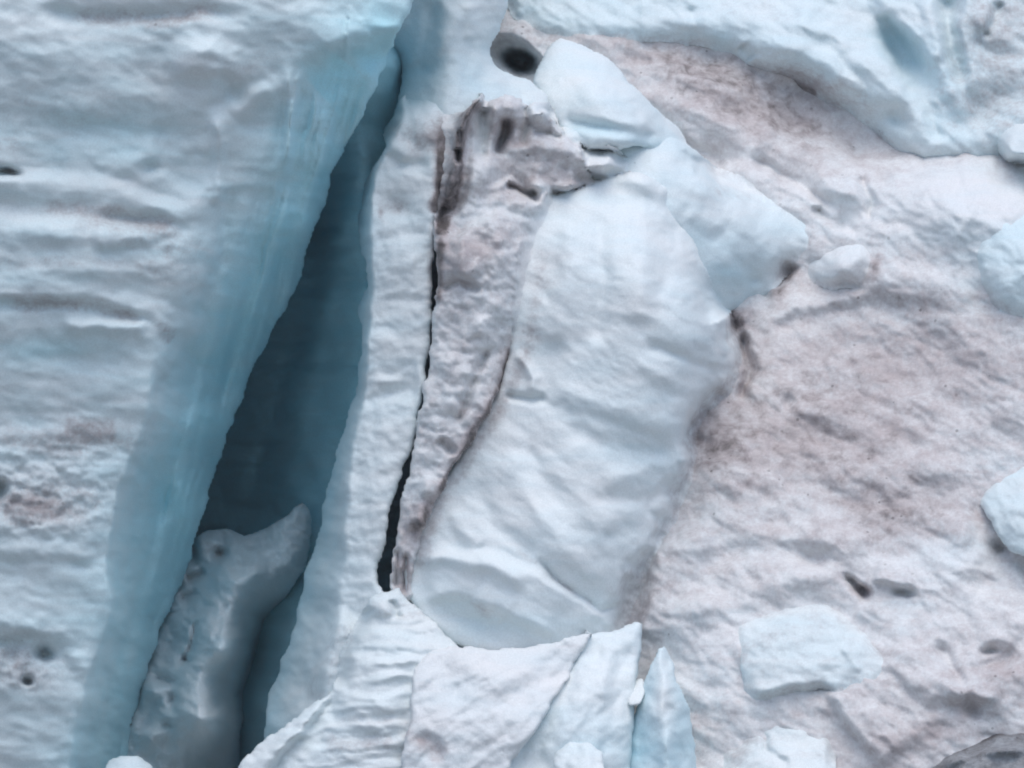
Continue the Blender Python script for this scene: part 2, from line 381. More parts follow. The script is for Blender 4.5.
build('ice_cliff', 'tall pale layered ice cliff left of the crevasse with a blue inner wall', 'ice cliff', cliff_out, [face, wall], smk=lambda y: 30 - 24 * np.clip((y - 330) / 90, 0, 1), rnd=(8, 10), back=540, tilt=0.16, mat=DEEP,
      fl=[STEP([(-20, 172), (40, 175), (110, 180), (160, 200), (195, 215)], 9, -14, 50), STEP([(-80, 300), (20, 302), (90, 305), (140, 318), (168, 340)], 8, 14, 40),
          G([(-80, 300), (20, 303), (90, 304), (145, 318), (170, 335)], 6, -10), G([(60, 325), (150, 328)], 7, 7),
          G([(30, 10), (120, 18), (200, 10), (250, 20)], 8, -10), B(206, 60, 36, 22, 5, 20, 3.5), B(232, 98, 20, 13, -20, -18), G([(222, 100), (236, 108), (256, 98), (272, 84)], 8, 4), B(120, 130, 90, 26, 6, -14), B(150, 168, 14, 9, 0, -16), STEP([(150, 120), (165, 170), (200, 200)], 10, -10, 30), G([(215, 70), (232, 90), (260, 82), (285, 70)], 9, -7),
          B(6, 172, 15, 4.5, 8, -30, 2.5), B(200, 165, 40, 30, 20, -12), B(60, 110, 60, 18, 5, 8), STEP([(90, 250), (150, 240), (190, 228)], 7, 12, 24), G([(100, 215), (150, 218), (192, 232)], 7, -9), B(60, 235, 60, 16, 3, 9), B(90, 268, 80, 14, 3, 8),
          G([(-40, 205), (80, 210), (180, 232)], 12, -10), B(60, 360, 70, 14, 2, -9),
          STEP([(-80, 430), (20, 428), (80, 420), (140, 425)], 12, -12, 40), B(-2, 490, 9, 11, 0, -30, 3), B(45, 655, 10, 7, 20, -28, 2.5), B(28, 680, 6, 5, 0, -26, 2.5), B(10, 645, 30, 14, 20, -14),
          STEP([(-40, 560), (40, 556), (105, 560)], 9, 8, 30), STEP([(-40, 640), (30, 632), (60, 640), (90, 690)], 9, 10, 30),
          STEP([(318, 68), (335, 50), (347, 56), (352, 52), (364, 50), (378, 42), (398, 20)], 5, 24, 26, 0.45),
          G([(300, 68), (292, 110), (288, 170)], 4, 10), G([(215, 115), (222, 160), (215, 210)], 7, 9), G([(288, 66), (290, 120), (286, 185)], 5, 9), G([(300, 80), (305, 140), (290, 200)], 8, -8), G([(232, 180), (222, 260), (195, 330)], 7, -8), STEP([(195, 190), (240, 187), (290, 190)], 5, 4, 20), STEP([(190, 345), (165, 375), (150, 400)], 4, -14, 20)],
      noise=[(170, 80, 8, 30), (90, 40, 10, 9), (90, 70, 0, 18), (30, 14, 6, 2.0), (9, 7, 0, .7), (18, 14, 0, 11, False, [B(40, 490, 95, 60, 0, 1.0), B(20, 655, 50, 30, 10, 1.0)]), (13, 260, 15, 15, False, [G([(340, 110), (295, 230), (235, 370), (175, 540), (120, 740)], 42, 1.0, 0)]), (34, 420, 15, 34, False, [G([(335, 130), (290, 240), (230, 380), (170, 560), (115, 760)], 42, 1.0, 0)])], jit=3, seed=3,
      dirt_shade=[G([(60, 14), (150, 22), (230, 8)], 9, 0.5), B(60, 110, 110, 26, 6, 0.16), G([(30, 205), (120, 215), (185, 235)], 9, 0.35), G([(60, 425), (120, 432)], 12, 0.3), B(35, 510, 60, 22, 0, 0.3), G([(-40, 262), (100, 262), (180, 275)], 8, 0.25), B(10, 150, 30, 20, 0, 0.25), B(130, 230, 80, 20, 5, 0.2), G([(0, 303), (90, 304), (150, 320)], 9, 0.5), B(60, 440, 90, 22, 0, 0.35), B(40, 500, 60, 30, 0, 0.4), B(20, 660, 40, 30, 10, 0.55),
            B(8, 172, 16, 6, 5, 0.5), B(170, 260, 40, 40, 0, 0.2), G([(160, 320), (172, 345)], 8, 0.4), B(240, 70, 60, 25, -10, 0.2)], dirt0=0.09,
      blue=[B(50, 350, 70, 18, 0, 0.35), B(100, 120, 120, 40, 0, 0.1), G([(390, 40), (340, 120), (285, 240), (215, 400), (165, 560), (110, 760)], 55, 0.75, 0), G([(350, 65), (320, 95)], 25, 0.4), B(70, 600, 50, 60, 0, 0.15), B(60, 130, 90, 50, 0, 0.12), B(40, 230, 60, 14, 3, 0.12), B(115, 680, 50, 130, 12, -0.3)], blue0=0.16,
      parts=[('cliff_face', None, None), ('inner_wall', [(405, 20), (364, 50), (320, 66), (280, 90), (245, 110), (222, 150), (205, 200), (193, 260), (178, 310), (162, 348), (150, 400), (128, 465), (112, 525), (106, 570), (110, 612), (98, 650), (84, 700), (72, 768), (55, 900), (300, 900), (500, 300)], 'smooth blue ice wall receding into the crevasse')])

# back wall of the crevasse
build('crevasse_wall', 'dark teal ice wall deep inside the crevasse behind the thin ice fin', 'ice wall',
      [(-110, -110), (720, -110), (720, 880), (-110, 880)],
      [[(-110, -110, -600), (-110, 880, -600), (720, -110, -640), (720, 880, -640), (380, -60, -180), (392, 60, -35), (381, 100, -75), (440, 40, -420), (500, 0, -560), (500, 80, -560), (560, 60, -620), (362, 130, -105), (350, 220, -150), (362, 300, -170), (310, 220, -400), (350, 400, -230), (300, 330, -400), (265, 370, -480), (215, 500, -560),
        (290, 450, -420), (320, 500, -300), (260, 500, -480), (300, 600, -300), (275, 640, -330), (262, 720, -330), (240, 640, -520), (220, 740, -520), (420, 300, -260), (420, 600, -260), (500, 300, -420), (150, 400, -620)]],
      smooth=False, step=3.0, rnd=(4, 4), back=60, mat=DEEP, noise=[(200, 34, 2, 44), (60, 14, 0, 14), (50, 200, -18, 40), (30, 30, 0, 10)], fl=[G([(370, 120), (335, 250), (300, 420), (285, 520)], 12, 18), G([(330, 230), (290, 360), (245, 520)], 10, -14)], seed=9, blue0=0.85, dirt0=0.0)

# snow wedged in the bottom of the crevasse
build('snow_wedge', 'grey snow tongue wedged low in the shaded bottom of the crevasse', 'snow',
      [(186, 560), (195, 536), (222, 528), (245, 534), (264, 528), (283, 518), (302, 503), (312, 520), (308, 560), (290, 592), (270, 620), (258, 655), (250, 700), (240, 740), (230, 880), (90, 880), (120, 745), (140, 690), (150, 650), (166, 605)],
      [[(190, 550, -340), (225, 540, -320), (260, 540, -300), (298, 508, -280), (285, 550, -270), (245, 590, -230), (200, 600, -280), (230, 650, -200), (190, 660, -230), (160, 660, -290), (215, 720, -180), (170, 730, -220), (135, 740, -260), (190, 860, -150), (100, 870, -230), (205, 640, -200), (288, 578, -300), (266, 615, -420), (252, 655, -460), (242, 700, -470), (230, 760, -430), (308, 540, -300)]],
      fl=[B(200, 640, 500, 500, 0, 55), B(203, 545, 12, 10, 0, 22), B(222, 552, 7, 5, 10, -40), B(194, 550, 4, 8, 0, -40), G([(186, 580), (205, 570)], 4, -22), G([(200, 620), (190, 645), (182, 665)], 3, -22), B(186, 660, 6, 5, 0, -24), B(165, 680, 14, 6, 10, -28), G([(262, 545), (232, 590), (216, 640), (196, 700), (185, 768)], 20, 12), STEP([(235, 530), (215, 580), (200, 640)], 6, 8, 20), G([(180, 600), (200, 592)], 4, -14), G([(225, 600), (214, 640), (200, 660)], 4, -9), B(153, 690, 13, 10, 20, 34), B(150, 738, 15, 12, 0, 30), B(172, 700, 6, 8, 0, -30), B(168, 725, 8, 5, 0, -26)],
      noise=[(40, 30, 30, 24), (16, 14, 0, 14), (24, 18, 30, 22, True), (9, 7, 0, 8)], dirt0=0.06, dirt_shade=[B(210, 550, 20, 14, 0, 0.3)], blue0=0.25, mat=DIRTY, rnd=(14, 20), seed=21)

# ridge across the top right
build('ice_ridge', 'broad pale blue ice ridge across the top right above the dirty snow', 'ice ridge',
      [(500, -110), (1130, -110), (1130, 150), (1060, 152), (1010, 166), (985, 176), (940, 178), (905, 166), (880, 154), (845, 140), (815, 116), (785, 92), (760, 74), (735, 60), (690, 45), (640, 42), (600, 41), (560, 36), (525, 24), (507, 10)],
      [[(510, -100, -390), (800, -100, -395), (1110, -100, -370), (520, 10, -315), (600, 35, -288), (700, 40, -292), (600, 0, -310), (720, 0, -312),
       (745, 58, -292), (800, 84, -290), (870, 122, -272), (940, 152, -226), (1000, 142, -226), (1110, 118, -225), (735, 66, -320), (790, 100, -325), (860, 150, -310), (940, 182, -270), (1010, 170, -260), (1110, 150, -262),
       (760, 40, -272), (800, 52, -256), (850, 78, -242), (890, 108, -240), (905, 130, -236), (830, 25, -290), (870, 50, -272), (900, 20, -290), (925, 90, -250), (960, 60, -266), (965, 120, -246), (1020, 60, -262), (1080, 20, -280)]],
      fl=[G([(750, 40), (800, 52), (850, 76), (892, 110)], 8, 8), G([(770, 70), (820, 96), (860, 116)], 8, -8), G([(640, 0), (650, 40)], 9, 6), G([(690, 5), (700, 40)], 8, -6), STEP([(780, 20), (830, 40), (870, 80), (900, 120)], 9, 14, 34), G([(740, 45), (752, 60)], 6, -14), B(903, 54, 16, 40, -33, -60, 3), STEP([(872, 20), (885, 15), (915, 40), (935, 70)], 5, 14, 25), G([(925, -20), (935, 30), (948, 70), (965, 130)], 11, 14), G([(945, -10), (950, 40), (962, 90)], 9, -22), G([(905, 80), (930, 110), (940, 145)], 8, -14), B(985, 20, 14, 30, -20, 16), G([(1000, 0), (985, 40)], 5, -14), G([(970, -20), (962, 30), (975, 100)], 8, 10), STEP([(968, 38), (985, 55), (1005, 60), (1040, 62)], 6, -14, 30), B(1000, 100, 40, 18, -30, -18),
          B(895, 118, 12, 16, 30, -10), G([(830, 60), (880, 90), (915, 135)], 8, -8), B(700, 20, 60, 12, 0, 8), G([(880, 30), (850, 60), (870, 100)], 9, -5)],
      noise=[(80, 26, 26, 16), (30, 14, 34, 9), (12, 8, 20, 3.5), (18, 60, -8, 7)], rnd=(8, 8), back=60, seed=101, dirt0=0.16, hugw=16, hug=[G([(500, 10), (560, 36), (640, 42), (700, 44)], 20, 0.7, 0)], blue0=0.28, jit=3,
      dirt_shade=[G([(740, 60), (800, 90), (840, 118), (900, 148)], 9, 0.4), B(1000, 90, 60, 50, 0, 0.4), B(1000, 20, 40, 40, 0, 0.35), B(820, 88, 60, 12, 32, 0.3), B(760, 12, 50, 14, 0, 0.2), G([(770, 70), (820, 100)], 14, 0.3), B(860, 100, 50, 14, 30, 0.15)],  # brown-grey band below the crest has its shading painted in
      blue=[B(903, 50, 17, 40, -33, 0.25), G([(600, 38), (700, 40)], 8, 0.3), B(720, 40, 14, 12, 0, 0.3), B(950, 100, 20, 50, 0, 0.15)])

# lobe running down right from that block
build('ice_lobe', 'blue-tinted ice lobe sloping down right from the big block to the dirty snow', 'ice',
      [(585, 128), (640, 122), (690, 146), (715, 165), (760, 182), (800, 198), (842, 225), (850, 240), (815, 250), (790, 272), (770, 296), (742, 310), (700, 325), (672, 290), (676, 240), (650, 210), (610, 195), (585, 165)],
      [[(610, 150, -80), (690, 155, -115), (760, 190, -188), (842, 232, -186), (640, 170, -66), (690, 195, -72), (750, 230, -122), (805, 248, -166), (710, 230, -80), (724, 270, -92), (770, 280, -150), (745, 300, -150), (785, 225, -172)]],
      fl=[STEP([(690, 155), (730, 190), (790, 205), (840, 225)], 6, -8, 20), G([(715, 225), (740, 250), (760, 290)], 12, -9), STEP([(680, 215), (720, 235), (750, 270)], 8, 8, 25), G([(640, 160), (700, 190), (760, 225)], 10, 6)],
      noise=[(50, 20, 30, 6), (16, 9, 25, 2)], rnd=(14, 16), back=200, seed=81, hugw=34, hug=[G([(600, 140), (660, 140), (715, 165), (800, 198), (845, 230), (815, 250), (790, 272)], 25, 0.9, 0)], blue0=0.25, mat=SMOOTH, blue=[B(730, 275, 30, 30, 0, 0.3), B(700, 240, 20, 20, 0, 0.2)], dirt_shade=[G([(700, 185), (770, 205), (840, 225)], 7, 0.35), B(800, 265, 20, 12, 0, 0.3)])

# blue-white block under the top ridge
build('ice_block', 'rounded blue-white ice block beside the dark hollow near the top', 'ice block',
      [(546, 50), (560, 38), (585, 46), (612, 62), (634, 86), (656, 108), (680, 130), (688, 150), (676, 160), (640, 148), (600, 150), (570, 140), (552, 120), (540, 98), (534, 78)],
      [[(555, 45, -150), (610, 65, -140), (660, 115, -130), (685, 148, -130), (545, 90, -90), (590, 90, -70), (620, 110, -60), (640, 130, -62), (570, 130, -50), (650, 142, -80)]],
      fl=[G([(560, 118), (600, 128), (660, 138)], 6, -12), B(600, 95, 30, 20, 30, 8)], noise=[(50, 20, 25, 6), (14, 8, 20, 1.6)], rnd=(14, 26), back=200, seed=71, hugw=16, hug=[G([(612, 62), (656, 108), (685, 140)], 20, 0.5, 0)], blue0=0.22, mat=SMOOTH, blue=[G([(560, 125), (610, 135), (680, 150)], 8, 0.3)], jit=2)

# big smooth block in the middle
build('ice_block', 'largest smooth blue-white ice block, in the middle right of the dirty column', 'ice block',
      [(535, 200), (575, 190), (610, 178), (640, 172), (668, 188), (688, 212), (695, 240), (712, 282), (735, 318), (746, 345), (745, 372), (735, 396), (705, 425), (700, 470), (682, 520), (655, 570), (640, 610), (625, 640), (600, 650), (560, 652), (500, 655), (455, 645), (425, 622), (406, 596), (404, 565), (416, 532), (432, 497), (459, 457), (486, 409), (504, 376), (510, 335), (515, 280), (522, 235)],
      [[(555, 205, 0), (610, 185, -30), (665, 195, -52), (692, 230, -55), (600, 240, 40), (650, 260, 42), (695, 290, 8), (740, 345, -70), (720, 400, -40), (560, 280, 48), (620, 330, 72), (690, 350, 42), (540, 350, 52), (600, 420, 78), (670, 430, 48), (500, 430, 65), (470, 480, 75), (540, 500, 100), (620, 510, 85), (690, 480, 5), (440, 530, 80), (480, 570, 112), (560, 580, 120), (640, 580, 60), (420, 590, 85), (470, 630, 95), (560, 640, 100), (620, 630, 70)]],
      fl=[STEP([(580, 190), (610, 205), (640, 240), (645, 290)], 10, -8, 40), G([(596, 205), (604, 280), (596, 350)], 11, -9), G([(630, 200), (645, 260), (640, 330)], 14, 8), G([(570, 215), (566, 280), (552, 350)], 12, 8),
          STEP([(545, 395), (580, 405), (620, 418), (680, 440)], 10, 10, 40), G([(500, 445), (530, 500), (560, 545), (610, 590)], 12, 6), G([(520, 440), (560, 500), (600, 545)], 9, -4), G([(470, 475), (500, 530), (540, 560)], 11, -5), G([(450, 510), (480, 550)], 9, 5),
          STEP([(430, 548), (480, 553), (540, 572), (600, 612), (640, 628)], 7, -14, 34), G([(535, 556), (560, 582), (600, 612), (645, 600)], 3.0, -8), G([(415, 565), (440, 556), (490, 566), (530, 585)], 8, 10), STEP([(420, 602), (460, 596), (500, 612), (560, 640)], 6, 14, 25), STEP([(470, 600), (500, 625)], 4, 8, 15),
          G([(640, 340), (690, 362), (740, 380)], 6, -9), G([(630, 360), (690, 390), (730, 398)], 7, 4), G([(600, 480), (650, 470), (690, 462)], 10, 5), G([(590, 500), (640, 500), (680, 490)], 8, -4), G([(560, 430), (620, 450), (680, 452)], 10, -5), G([(600, 540), (650, 520)], 8, -3),
          B(640, 182, 25, 12, 20, 18), B(712, 395, 26, 15, -40, -14), G([(668, 190), (700, 250), (712, 290)], 9, -14), B(470, 620, 30, 10, 15, -8), B(690, 320, 24, 26, 0, 10), G([(505, 395), (530, 400), (548, 396)], 4, -10), G([(515, 350), (535, 380), (530, 395)], 5, 8)],
      noise=[(120, 50, 32, 13), (50, 22, 30, 4), (60, 60, 0, 6), (18, 8, 28, 1.4)], rnd=(9, 9), back=260, jit=3, seed=61, hugw=30, hug=[G([(728, 305), (746, 345), (742, 385), (705, 430), (690, 500), (655, 570), (638, 620)], 40, 1.4, 0)], blue0=0.1, mat=SMOOTH,
      dirt_shade=[G([(545, 240), (530, 340), (500, 410), (440, 500), (412, 580)], 10, 0.5, 0.05), B(635, 580, 30, 40, 0, 0.4), G([(690, 450), (650, 570)], 12, 0.3), B(730, 390, 18, 16, 0, 0.4), B(482, 608, 22, 9, 35, 0.5), B(440, 570, 12, 20, 0, 0.2), G([(510, 545), (600, 612)], 5, 0.3), B(620, 160, 30, 25, 0, 0.2), B(500, 480, 30, 30, 0, 0.15)],
      blue=[B(640, 440, 60, 40, 10, 0.25), B(600, 250, 40, 80, 0, 0.15), B(500, 620, 60, 20, 0, 0.25), B(700, 340, 30, 60, 0, 0.12)])

# icy shoulder at the head of the crevasse, up to the top edge
build('ice_shoulder', 'white icy shoulder at the head of the crevasse above the thin fin', 'ice',
      [(372, -100), (510, -100), (508, 0), (500, 28), (490, 50), (496, 66), (512, 74), (532, 80), (548, 96), (546, 112), (500, 116), (470, 120), (452, 150), (420, 170), (388, 165), (391, 122), (399, 92), (400, 68), (390, 48), (372, 20)],
      [[(380, -90, -60), (385, 30, -45), (395, 60, -70), (500, -90, -90), (420, 0, -40), (495, 0, -60), (410, 60, -55), (450, 50, -10), (490, 50, -60), (400, 120, -30), (440, 110, 15), (475, 95, -5), (460, 0, -20), (500, 72, -60), (535, 85, -70), (520, 100, -45), (540, 110, -50)]],
      fl=[G([(432, 0), (428, 40), (420, 80)], 8, -8), G([(470, 0), (472, 40)], 7, 6), STEP([(400, 68), (425, 62), (450, 40), (470, 10)], 8, 10, 30), B(420, 100, 20, 14, 0, -6)],
      noise=[(30, 22, 20, 7), (12, 8, 0, 2.5)], rnd=(14, 22), back=260, seed=41, blue0=0.2, blue=[B(412, 50, 20, 60, 0, 0.5), B(470, 70, 20, 30, 0, 0.15)], dirt_shade=[B(425, 118, 25, 14, 0, 0.35)])

# dirty column between the two cracks
build('ice_column', 'dirty brown streaked ice column with a craggy top between the two cracks', 'ice column',
      [(462, 110), (470, 99), (484, 94), (486, 104), (494, 100), (505, 94), (522, 100), (528, 108), (536, 101), (550, 103), (556, 116), (560, 130), (576, 132), (592, 142), (618, 148), (636, 164), (630, 176), (604, 190), (560, 196), (548, 230), (534, 280), (527, 330), (510, 372), (490, 410), (468, 448), (448, 478), (432, 510), (420, 540), (414, 566), (414, 592), (404, 612), (390, 604), (388, 575), (396, 540), (400, 505), (411, 460), (417, 420), (427, 370), (432, 330), (436, 280), (433, 225), (430, 190), (430, 150), (438, 118)],
      [[(470, 105, 20), (520, 110, -10), (550, 110, -30), (600, 165, -20), (460, 160, 50), (433, 150, 26), (432, 200, 34), (500, 150, 15), (540, 170, 10), (445, 230, 62), (500, 220, 55), (545, 220, 20), (440, 300, 68), (490, 300, 78), (530, 310, 40), (435, 370, 72), (480, 380, 80), (505, 375, 50), (420, 450, 80), (450, 450, 84), (405, 510, 80), (425, 505, 84), (398, 580, 80), (412, 560, 84), (400, 605, 86)]],
      fl=[G([(481, 96), (472, 104), (463, 122), (458, 150)], 4.5, 40, 0.02), G([(458, 145), (452, 175), (447, 205)], 5, 14), G([(461, 128), (458, 150), (456, 165)], 2.5, -26), G([(484, 106), (482, 130), (480, 158)], 7, -22, 0.1), G([(470, 120), (468, 150), (462, 190), (450, 225)], 5, -12), G([(446, 205), (440, 225)], 4, -18), G([(508, 116), (503, 135), (497, 158)], 5, -36), B(513, 108, 14, 14, 0, 26), B(495, 112, 7, 18, 10, 16), B(540, 112, 12, 11, 0, 36), G([(526, 104), (528, 125), (520, 145)], 4, -20), B(545, 145, 26, 12, 20, 16), G([(530, 128), (550, 134), (565, 142)], 4, -14), B(606, 158, 28, 12, 8, 30), G([(570, 178), (600, 180), (630, 178)], 7, -26), B(596, 198, 12, 9, 0, 14), B(490, 165, 12, 14, 0, 12),
          STEP([(486, 190), (512, 176), (530, 195), (548, 192), (570, 200), (610, 184)], 4, -26, 18), G([(505, 183), (522, 192), (534, 196), (535, 186)], 4, -34), B(541, 187, 9, 7, 0, 20), G([(548, 193), (565, 198), (588, 186)], 4, -24), B(566, 188, 16, 5, -10, 14),
          STEP([(448, 242), (475, 224), (500, 212), (522, 220)], 5, -20, 30), B(462, 262, 16, 20, 0, 18), G([(440, 292), (460, 280), (482, 294)], 4, -14), B(500, 250, 16, 20, 0, 10), G([(488, 345), (468, 400), (455, 430)], 4, -14), B(480, 330, 14, 18, 0, 10), B(445, 375, 10, 24, 10, 10), B(418, 520, 11, 12, 0, 20), B(430, 490, 12, 12, 0, 16), G([(398, 548), (396, 590)], 2.5, -12), G([(406, 552), (404, 596)], 2.5, -12), B(414, 526, 6, 9, 20, -12), G([(440, 440), (455, 455)], 4, -12), G([(530, 320), (512, 360), (494, 395)], 4, -14)],
      noise=[(28, 24, 20, 20), (12, 10, 0, 9), (36, 30, 0, 12, True)], rnd=(6, 8), back=200, jit=4, seed=51, smooth=False, hugw=26, hug=[G([(620, 180), (560, 196), (547, 235), (534, 285), (525, 325)], 22, 1.3, 0), G([(556, 112), (580, 135), (620, 172)], 22, 0.9, 0)], blue0=0.05, mat=DIRTY,
      dirt_shade=[B(460, 260, 25, 35, 0, 0.35), B(452, 185, 13, 48, 8, 0.4), G([(479, 98), (466, 115), (459, 150), (450, 200), (441, 235)], 6, 0.75, 0.02), B(482, 140, 7, 26, 5, -0.4), B(540, 112, 11, 10, 0, -0.4), B(612, 160, 22, 12, 0, -0.3), B(541, 187, 9, 7, 0, -0.35), B(505, 125, 16, 24, 0, 0.3), B(530, 145, 45, 30, 0, 0.25), B(560, 180, 50, 18, 0, 0.35), B(500, 190, 30, 14, 0, 0.25), G([(525, 320), (500, 390), (455, 465), (410, 545)], 9, 0.5), G([(522, 322), (504, 380), (470, 445), (436, 500)], 4, 0.5), B(403, 575, 12, 28, 0, 0.5), B(414, 526, 8, 10, 0, 0.2), G([(440, 230), (437, 310)], 5, 0.5), B(455, 330, 20, 40, 0, 0.2), B(415, 525, 20, 24, 0, 0.3), B(495, 240, 25, 14, -25, 0.3)], dirt0=0.36,  # dirty streaks, plus a narrow stroke painting the crack's shade
      parts=[('column_body', None, None), ('craggy_crown', [(400, 60), (680, 60), (680, 196), (630, 180), (610, 188), (570, 200), (548, 193), (530, 196), (512, 180), (490, 190), (455, 205), (400, 205)], 'dark brown craggy top of jagged dirty ice')])

# thin fin of ice between the crevasse and the crack
build('ice_fin', 'thin upright white ice fin standing between the crevasse and the narrow dark crack', 'ice fin',
      [(404, 96), (392, 116), (384, 134), (386, 146), (378, 158), (366, 180), (357, 224), (365, 262), (366, 285), (358, 314), (362, 340), (354, 395), (340, 440), (326, 495), (316, 545), (303, 580), (290, 640), (270, 690), (262, 760), (250, 880), (395, 880), (400, 640), (388, 595), (378, 580), (386, 540), (393, 500), (410, 455), (422, 400), (430, 340), (433, 280), (437, 220), (446, 165), (450, 120), (432, 96)],
      [[(430, 110, 20), (385, 170, 30), (375, 250, 45), (370, 350, 52), (355, 440, 60), (340, 560, 75), (320, 700, 90), (430, 170, 42), (425, 260, 52), (420, 340, 55), (400, 440, 68), (375, 540, 80), (370, 640, 95), (360, 860, 110)],
       [(392, 140, 20), (376, 172, 40), (369, 220, 42), (372, 290, 50), (366, 350, 50), (362, 400, 55), (352, 445, 60), (346, 500, 68), (342, 560, 75), (335, 620, 80), (322, 700, 85), (310, 760, 90), (372, 172, -40), (361, 215, -60), (363, 290, -50), (357, 350, -60), (353, 395, -70), (328, 490, -70), (305, 580, -70), (290, 640, -70), (265, 720, -70), (255, 860, -60)]],
      fl=[B(425, 130, 20, 16, 0, 10), B(400, 150, 16, 12, 0, 8), B(395, 205, 14, 12, 0, -8), G([(384, 150), (400, 165), (430, 165)], 6, -8), STEP([(352, 400), (375, 388), (400, 392), (425, 385)], 6, -10, 30), G([(355, 405), (385, 395), (420, 392)], 6, -8), B(385, 382, 14, 6, 0, 8), B(400, 205, 22, 22, 0, -6), G([(380, 300), (425, 300)], 6, -4), B(398, 260, 20, 30, 0, 6), B(380, 480, 16, 60, 12, 6), B(395, 350, 20, 22, 0, 6), G([(372, 240), (428, 232)], 5, -4),
          STEP([(300, 620), (330, 610), (370, 630)], 12, -16, 60)],
      noise=[(45, 18, -4, 7), (14, 9, 0, 5), (30, 70, -12, 14)], rnd=(8, 10), back=200, jit=3.5, seed=31, smk=26, hugw=26, hug=[G([(412, 98), (440, 96), (452, 112)], 14, 1.2, 0)], blue0=0.08, c=12,
      dirt_shade=[B(428, 138, 28, 22, 0, 0.6), G([(448, 110), (444, 170), (438, 215)], 9, 0.8, 0.02), B(397, 205, 18, 12, 0, 0.5), B(381, 214, 4, 10, 0, 0.5), B(396, 130, 14, 12, 0, 0.3), G([(445, 130), (435, 220), (430, 340)], 7, 0.45), B(385, 385, 22, 8, 0, 0.3), B(415, 310, 20, 20, 0, 0.15), B(345, 640, 30, 30, 0, 0.4), B(320, 690, 40, 30, -40, 0.3)],
      blue=[G([(361, 190), (358, 350), (330, 480), (290, 620), (265, 740)], 14, 0.5, 0), B(340, 560, 30, 100, 10, 0.25)],
      parts=[('front_face', None, None), ('side_face', [(384, 150), (372, 200), (369, 260), (372, 300), (367, 350), (362, 400), (352, 445), (346, 500), (342, 560), (335, 620), (322, 700), (310, 780), (200, 900), (200, 500), (330, 150)], 'pale blue side face along the crevasse')])

# blocks lying on the slope
build('ice_boulder', 'large pale blue ice boulder cut by the right edge of the view', 'ice boulder', [(972, 258), (980, 228), (1000, 208), (1040, 190), (1110, 190), (1110, 330), (1040, 332), (1008, 322), (985, 300)],
      [[(975, 258, -6), (1000, 210, -6), (1040, 195, -2), (1010, 250, 22), (1050, 250, 30), (990, 310, -4), (1010, 290, 18), (1040, 325, -2), (1100, 260, 34)]], rel=True, rnd=(8, 10), back=120, noise=[(40, 30, 50, 20), (14, 9, 30, 6)], seed=111, hugw=14, hug=[G([(985, 225), (972, 260), (990, 308), (1030, 330)], 30, 1.2, 0)], blue0=0.35, mat=ICE, dirt0=0.1, dirt_shade=[B(990, 315, 30, 12, 0, 0.3)])
build('ice_boulder', 'small white rounded ice boulder at the right edge under the top ridge', 'ice boulder', [(996, 146), (1004, 132), (1024, 122), (1070, 120), (1075, 170), (1024, 164), (1004, 160)],
      [[(1000, 145, -185), (1024, 125, -190), (1030, 150, -150), (1070, 140, -150)]], rnd=(12, 16), back=80, noise=[(20, 14, 30, 4)], seed=112, hugw=12, hug=[G([(1000, 150), (1020, 162), (1070, 168)], 14, 0.9, 0)], blue0=0.12)
build('ice_boulder', 'smooth pale blue ice bulge over a dark gap at the right edge', 'ice boulder', [(978, 498), (992, 480), (1010, 470), (1060, 455), (1080, 560), (1040, 562), (1012, 552), (1000, 540), (990, 520)],
      [[(980, 498, 4), (1000, 480, 4), (1030, 465, 4), (1010, 510, 40), (1040, 510, 50), (1010, 545, 30), (1060, 550, 44)]], rel=True, rnd=(10, 12), back=120, noise=[(36, 24, 50, 14), (12, 8, 30, 5)], seed=113, dirt0=0.2, hugw=7, hug=[G([(980, 495), (1000, 474), (1050, 458)], 16, 0.8, 0)], blue0=0.28, mat=ICE, fl=[G([(978, 500), (990, 520), (1000, 542)], 4, 6)])
build('ice_boulder', 'grey half buried ice boulder on the dirty snow right of the lobe', 'ice boulder', [(800, 262), (818, 248), (842, 236), (866, 236), (873, 256), (870, 276), (862, 288), (835, 290), (808, 284)],
      [[(802, 262, -8), (842, 238, -6), (868, 240, -2), (835, 265, 34), (862, 262, 30), (868, 282, 14), (815, 282, 10)]], rel=True, rnd=(12, 14), back=80, noise=[(24, 16, 30, 5), (9, 6, 0, 1.5)], seed=114, hugw=18, hug=[G([(815, 250), (866, 236), (874, 262), (860, 288), (820, 286)], 18, 0.8, 0)], blue0=0.12, dirt0=0.2, mat=DIRTY)

build('ice_chunk', 'white lump of ice at the bottom edge at the foot of the left cliff', 'ice chunk', [(104, 768), (110, 758), (124, 755), (140, 757), (154, 768), (160, 800), (130, 830), (96, 800)], [[(106, 765, 60), (130, 757, 65), (152, 768, 60), (130, 790, 100)]], rnd=(8, 10), back=60, noise=[(20, 12, 0, 8)], seed=191)
